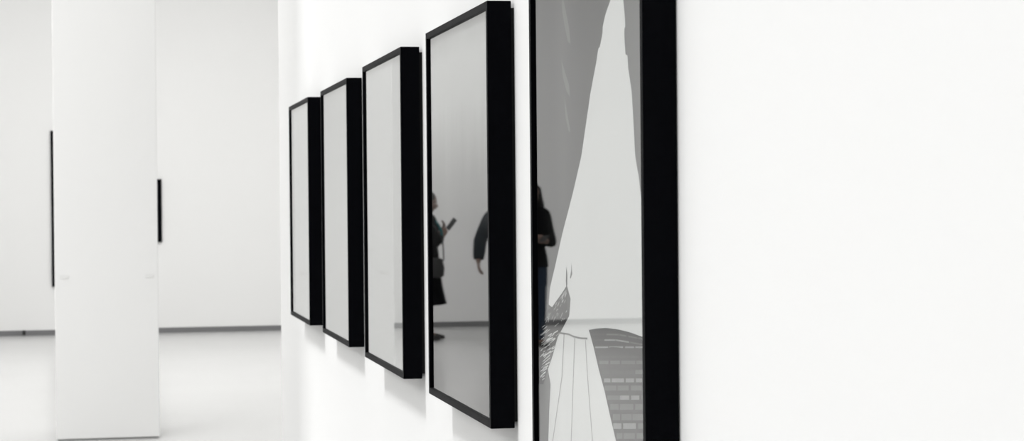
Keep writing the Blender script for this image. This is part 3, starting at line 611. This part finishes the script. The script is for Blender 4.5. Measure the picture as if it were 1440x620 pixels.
def person(name, loc, rz, H, P, label, kit):
    """local frame: faces -y, own right side at -x; P holds joint positions for a 1.70 m body"""
    root = empty(name, loc, rz); tag(root, label, 'person')
    s = H/1.70; root.scale = (s, s, s)
    bm = bmesh.new(); w = P.get('build', 1.0)
    tube(bm, [(0, 0, 0.86), (0, 0, 0.94), (0, 0, 1.06), (0, 0, 1.2), (0, -0.005, 1.32), (0, 0.0, 1.40), (0, 0.002, 1.45)],
         [(0.15*w, 0.105), (0.16*w, 0.11), (0.128*w, 0.092), (0.145*w, 0.108), (0.165*w, 0.105), (0.115*w, 0.075), (0.058, 0.056)])
    HC_ = Vector(P['head']); NB = Vector((0, 0.004, 1.42))
    tube(bm, [NB, (NB+HC_)/2+V(0, 0.008, -0.01), HC_+V(0, 0.02, -0.04)], [0.06, 0.053, 0.05])
    hm = head_matrix(HC_, P.get('pitch', 0.0), P.get('yaw', 0.0))
    hb = bmesh.new()
    ball(hb, (0, 0.012, 0.028), 0.075, 0.092, 0.088)             # skull
    ball(hb, (0, -0.030, -0.030), 0.056, 0.056, 0.068)           # face
    ball(hb, (0, -0.052, -0.085), 0.026, 0.026, 0.022)           # chin
    ball(hb, (0, -0.072, 0.018), 0.046, 0.016, 0.012)            # brow
    for q in (-1, 1):
        ball(hb, (q*0.036, -0.062, -0.028), 0.020, 0.020, 0.018) # cheek
        ball(hb, (q*0.077, 0.010, -0.008), 0.008, 0.020, 0.031)  # ear
    tube(hb, [(0, -0.082, 0.010), (0, -0.094, -0.012), (0, -0.104, -0.028)], [0.008, 0.010, 0.013], n=10)
    ball(hb, (0, -0.084, -0.054), 0.022, 0.012, 0.009)           # mouth mound
    bmesh.ops.transform(hb, matrix=hm, verts=hb.verts)
    tmp = bpy.data.meshes.new('h'); hb.to_mesh(tmp); hb.free(); bm.from_mesh(tmp); bpy.data.meshes.remove(tmp)
    for sd in ('r', 'l'):
        q = -1 if sd == 'r' else 1
        sh = V(q*0.165*w, 0, 1.375); el, wr = Vector(P['elbow_'+sd]), Vector(P['wrist_'+sd])
        tube(bm, [sh+V(-q*0.05, 0, 0.0), sh, (sh+el)/2, el], [0.055, 0.052, 0.045, 0.040])
        tube(bm, [el, el*0.6+wr*0.4, wr], [0.041, 0.040, 0.026])
        hand(bm, wr, P['hand_'+sd][0], P['hand_'+sd][1], P['hand_'+sd][2], P['hand_'+sd][3])
        hp = V(q*0.085*w, 0, 0.90); kn, an = Vector(P['knee_'+sd]), Vector(P['ankle_'+sd])
        tube(bm, [hp, hp*0.5+kn*0.5, kn], [0.088*w, 0.075*w, 0.056])
        tube(bm, [kn, kn*0.65+an*0.35+V(0, 0.015, 0), kn*0.25+an*0.75, an], [0.056, 0.055, 0.042, 0.036])
        td = V(math.sin(P['toe_'+sd]), -math.cos(P['toe_'+sd]), 0)
        tube(bm, [an-td*0.03+V(0, 0, -0.045), an+td*0.04+V(0, 0, -0.04), an+td*0.13+V(0, 0, -0.058)], [(0.032, 0.03), (0.040, 0.03), (0.040, 0.018)], wide=td.cross(V(0, 0, 1)))
    fused('body', bm, SKIN, root, 0.006, 4)
    # eyes and lips
    for q in (-1, 1):
        bm = bmesh.new(); ball(bm, (q*0.031, -0.071, 0.0), 0.0105, 0.0115, 0.0058); bmesh.ops.transform(bm, matrix=hm, verts=bm.verts)
        e = obj('eye', bm, EYEW, root, True)
        bm = bmesh.new(); ball(bm, (q*0.031, -0.0815, 0.0), 0.0050, 0.0025, 0.0050); bmesh.ops.transform(bm, matrix=hm, verts=bm.verts); obj('iris', bm, HAIR, e, True)
    bm = bmesh.new(); tube(bm, [(-0.021, -0.088, -0.054), (0, -0.0965, -0.053), (0.021, -0.088, -0.054)], [0.003, 0.006, 0.003], wide=(0, 0, 1), n=8)
    bmesh.ops.transform(bm, matrix=hm, verts=bm.verts); obj('lips', bm, SKIN2, root, True)
    # hair
    bm = bmesh.new(); ball(bm, (0, 0.026, 0.042), 0.083, 0.094, 0.085)
    for q in (-1, 1): ball(bm, (q*0.066, 0.03, 0.0), 0.020, 0.045, 0.06)
    if kit['hair'] == 'long':
        tube(bm, [(0, 0.06, 0.05), (0, 0.095, -0.04), (0, 0.092, -0.14), (0, 0.085, -0.25), (0, 0.085, -0.33)], [(0.075, 0.05), (0.088, 0.05), (0.115, 0.05), (0.13, 0.045), (0.10, 0.03)])
        for q in (-1, 1): tube(bm, [(q*0.07, 0.03, 0.04), (q*0.088, 0.02, -0.05), (q*0.112, 0.01, -0.13), (q*0.125, 0.0, -0.21), (q*0.12, -0.02, -0.30)], [0.04, 0.05, 0.055, 0.05, 0.02])
    elif kit['hair'] == 'bun':
        ball(bm, (0, 0.125, 0.05), 0.042, 0.04, 0.042); ball(bm, (0, 0.085, -0.01), 0.06, 0.035, 0.06)
    else: ball(bm, (0, 0.075, -0.01), 0.062, 0.035, 0.058)
    bmesh.ops.transform(bm, matrix=hm, verts=bm.verts)
    fused('hair', bm, HAIR, root, 0.007, 3)
    if kit.get('hood'):
        bm = bmesh.new()
        tube(bm, [(0, 0.02, 1.30), (0, 0.03, 1.40), (0, 0.025, 1.50), (0, 0.025, 1.60), (0, 0.02, 1.665)], [(0.165, 0.10), (0.150, 0.095), (0.118, 0.09), (0.098, 0.10), (0.07, 0.075)], n=20)
        fused('hood', bm, kit['cloth'], root, 0.008, 4)
    # upper clothing with sleeves
    bk = kit.get('bulk', 1.0); bm = bmesh.new(); hem = kit['hem']; fl = kit.get('flare', 0.0)
    tube(bm, [(0, 0, hem), (0, 0, 0.94), (0, 0, 1.06), (0, 0, 1.2), (0, -0.003, 1.32), (0, 0.0, 1.395), (0, 0.006, 1.425)],
         [((0.18+fl)*w, 0.128+fl*0.6), ((0.178+fl*0.6)*w, 0.128), ((0.155+fl*0.4)*w, 0.115), (0.165*w, 0.125), (0.182*w, 0.122), (0.13*w, 0.092), (0.07, 0.068)], flat0=0.08, n=20)
    tube(bm, [(-0.15*w, 0, 1.375), (-0.08*w, 0.004, 1.40), (0, 0.006, 1.415), (0.08*w, 0.004, 1.40), (0.15*w, 0, 1.375)], [0.066, 0.064, 0.07, 0.064, 0.066], wide=(0, 1, 0))
    for sd in ('r', 'l'):
        q = -1 if sd == 'r' else 1
        sh = V(q*0.165*w, 0, 1.375); el, wr = Vector(P['elbow_'+sd]), Vector(P['wrist_'+sd]); ce = el*0.12+wr*0.88 if kit['sleeve'] == 'long' else el*0.6+wr*0.4
        tube(bm, [sh+V(-q*0.06, 0, 0.0), sh, (sh+el)/2, el], [0.068, 0.068, 0.062*bk, 0.058*bk])
        tube(bm, [el, el*0.5+ce*0.5, ce], [0.059*bk, 0.055*bk, 0.046*bk], flat1=0.1)
    fused('jacket' if kit['lower'] == 'trousers' else 'coat', bm, kit['cloth'], root, 0.008, 5)
    if kit['lower'] == 'trousers':
        bm = bmesh.new()
        tube(bm, [(0, 0, 0.86), (0, 0, 1.0)], [(0.165*w, 0.115), (0.155*w, 0.11)])
        for sd in ('r', 'l'):
            q = -1 if sd == 'r' else 1; hp = V(q*0.088*w, 0, 0.90); kn, an = Vector(P['knee_'+sd]), Vector(P['ankle_'+sd])
            tube(bm, [hp, hp*0.5+kn*0.5, kn, kn*0.5+an*0.5, an+V(0, 0.0, 0.02)], [0.1, 0.088, 0.07, 0.062, 0.055])
        fused('trousers', bm, kit['leg_cloth'], root, 0.008, 4)
    else:
        bm = bmesh.new()
        tube(bm, [(0, 0, 1.02), (0, 0, 0.88), (0, -0.01, 0.62), (0, -0.02, 0.41)], [(0.15, 0.115), (0.18, 0.13), (0.195, 0.155), (0.21, 0.195)], n=24, flat1=0.06)
        fused('skirt', bm, kit['leg_cloth'], root, 0.008, 4)
    for sd in ('r', 'l'):
        an = Vector(P['ankle_'+sd]); td = V(math.sin(P['toe_'+sd]), -math.cos(P['toe_'+sd]), 0); wd = td.cross(V(0, 0, 1))
        bm = bmesh.new()
        zb = V(0, 0, 0.043-an.z)
        tube(bm, [an-td*0.035+zb, an+td*0.04+zb, an+td*0.11+zb-V(0, 0, 0.006), an+td*0.165+zb-V(0, 0, 0.014)], [(0.038, 0.036), (0.044, 0.038), (0.046, 0.030), (0.030, 0.022)], wide=wd)
        tube(bm, [an-td*0.01+V(0, 0, -0.05), an-td*0.008+V(0, 0, 0.0)], [0.045, 0.045])
        for v in bm.verts: v.co.z = max(v.co.z, 0.002)
        fused('shoe', bm, SHOE, root, 0.006, 2)
    return root, s
def held(name, root, s, loc, rot, label, cat, build):
    """a thing held by a visitor: stays top-level, placed in world space"""
    t = empty(name); tag(t, label, cat)
    t.matrix_world = Matrix.Translation(root.location) @ Matrix.Rotation(root.rotation_euler.z, 4, 'Z') @ Matrix.Translation(Vector(loc)*s) @ rot.to_4x4()
    build(t); return t
def phone_build(t):
    obj('shell', bevel(bx(-0.036, 0.036, -0.004, 0.004, 0.0, 0.148), 0.003), PHONE, t)
    obj('screen', bx(-0.033, 0.033, 0.004, 0.0047, 0.006, 0.142), SCREEN, t)

stand = dict(knee_r=(-0.095, -0.01, 0.48), knee_l=(0.095, -0.01, 0.48), ankle_r=(-0.10, 0.03, 0.095), ankle_l=(0.10, 0.03, 0.095), toe_r=-0.2, toe_l=0.2)
# woman in profile, looking at the phone in her raised hand
pa = dict(stand, head=(0, -0.02, 1.585), pitch=0.25, build=0.92,
          elbow_l=(0.20, -0.03, 1.10), wrist_l=(0.11, -0.15, 1.19), hand_l=((-0.35, -0.45, 0.75), (-0.8, 0.3, 0.0), -1, 0.55),
          elbow_r=(-0.20, -0.03, 1.10), wrist_r=(-0.06, -0.16, 1.23), hand_r=((0.1, -0.45, 0.85), (0.3, 0.9, 0.4), 1, 0.55),
          ankle_r=(-0.08, -0.02, 0.095), ankle_l=(0.09, 0.06, 0.095), toe_r=-0.08, toe_l=0.08)
ra, sa = person('person', (-1.966, 22.96, 0), -PI/2, 1.67, pa, 'person in long black coat and skirt, in profile, raising a phone, mirrored in picture glass',
                dict(hair='bun', hem=0.60, flare=0.02, sleeve='long', cloth=CLOTH, lower='skirt', leg_cloth=CLOTH))
bm = bmesh.new()
tube(bm, [(0.07, 0.05, 1.42), (0.10, -0.06, 1.38), (0.11, -0.135, 1.26), (0.10, -0.15, 1.12)], [(0.03, 0.014), (0.035, 0.014), (0.045, 0.014), (0.055, 0.014)])
tube(bm, [(0.07, 0.05, 1.42), (0, 0.085, 1.42), (-0.07, 0.05, 1.42), (-0.09, -0.06, 1.38), (-0.08, -0.135, 1.26)], [0.02, 0.02, 0.02, 0.02, 0.018])
fused('scarf', bm, TEAL, ra, 0.007, 3)
held('phone', ra, sa, (-0.030, -0.235, 1.270), Matrix.Rotation(0.65, 3, 'X') @ Matrix.Rotation(0.9, 3, 'Z'), 'dark phone in the raised hand of the person in the long coat', 'phone', phone_build)
def bag_build(t):
    b = bmesh.new(); tube(b, [(0, 0, 0.03), (0, 0, 0.12), (0, 0, 0.21)], [(0.095, 0.03), (0.10, 0.032), (0.08, 0.022)])
    fused('bag_body', b, SHOE, t, 0.007, 3)
    b = bmesh.new(); tube(b, [(-0.09, 0.0, 0.2), (-0.075, 0.005, 0.42), (0.03, 0.03, 0.60), (0.07, 0.01, 0.42), (0.09, 0, 0.2)], [0.008]*5, n=8); obj('strap', b, SHOE, t, True)
held('handbag', ra, sa, (0.272, -0.045, 0.72), Matrix.Rotation(PI/2, 3, 'Z'), 'dark handbag at the hip of the person in the long coat', 'bag', bag_build)

# person in a charcoal jacket, arms held away from the body
pb = dict(stand, head=(0, -0.015, 1.59), pitch=0.05, build=1.0,
          elbow_l=(0.265, 0.05, 1.12), wrist_l=(0.30, -0.02, 0.90), hand_l=((0.0, -0.35, -0.9), (-0.9, 0, 0.1), 1, 0.4),
          elbow_r=(-0.235, 0.04, 1.12), wrist_r=(-0.20, -0.06, 0.89), hand_r=((0.1, -0.25, -0.95), (0.9, 0, 0), -1, 0.4))
person('person', (-2.658, 21.95, 0), 0.0, 1.72, pb, 'person in charcoal jacket, only the held-out sleeve mirrored at the picture glass edge',
       dict(hair='short', bulk=1.25, hem=0.88, flare=0.01, sleeve='long', cloth=NAVY, lower='trousers', leg_cloth=CLOTH))
# person looking down at something held at the waist
pc = dict(stand, head=(0, -0.035, 1.585), pitch=0.45, yaw=0.0, build=0.92,
          elbow_r=(-0.245, 0.03, 1.09), wrist_r=(-0.09, -0.19, 1.10), hand_r=((0.75, -0.6, 0.15), (0.35, 0.35, 0.85), -1, 0.6),
          elbow_l=(0.235, 0.03, 1.09), wrist_l=(0.09, -0.19, 1.10), hand_l=((-0.75, -0.6, 0.15), (-0.35, 0.35, 0.85), 1, 0.6))
rc, sc_ = person('person', (-2.808, 21.37, 0), -0.2, 1.75, pc, 'person in black jacket and blue jeans looking down at a phone, mirrored in nearest picture',
       dict(hair='long', hood=True, hem=0.84, flare=0.03, sleeve='long', cloth=CLOTH, lower='trousers', leg_cloth=JEANS))
held('phone', rc, sc_, (0, -0.285, 1.10), Matrix.Rotation(1.1, 3, 'X'), 'dark phone held in both hands at the waist of the person in jeans', 'phone', phone_build)
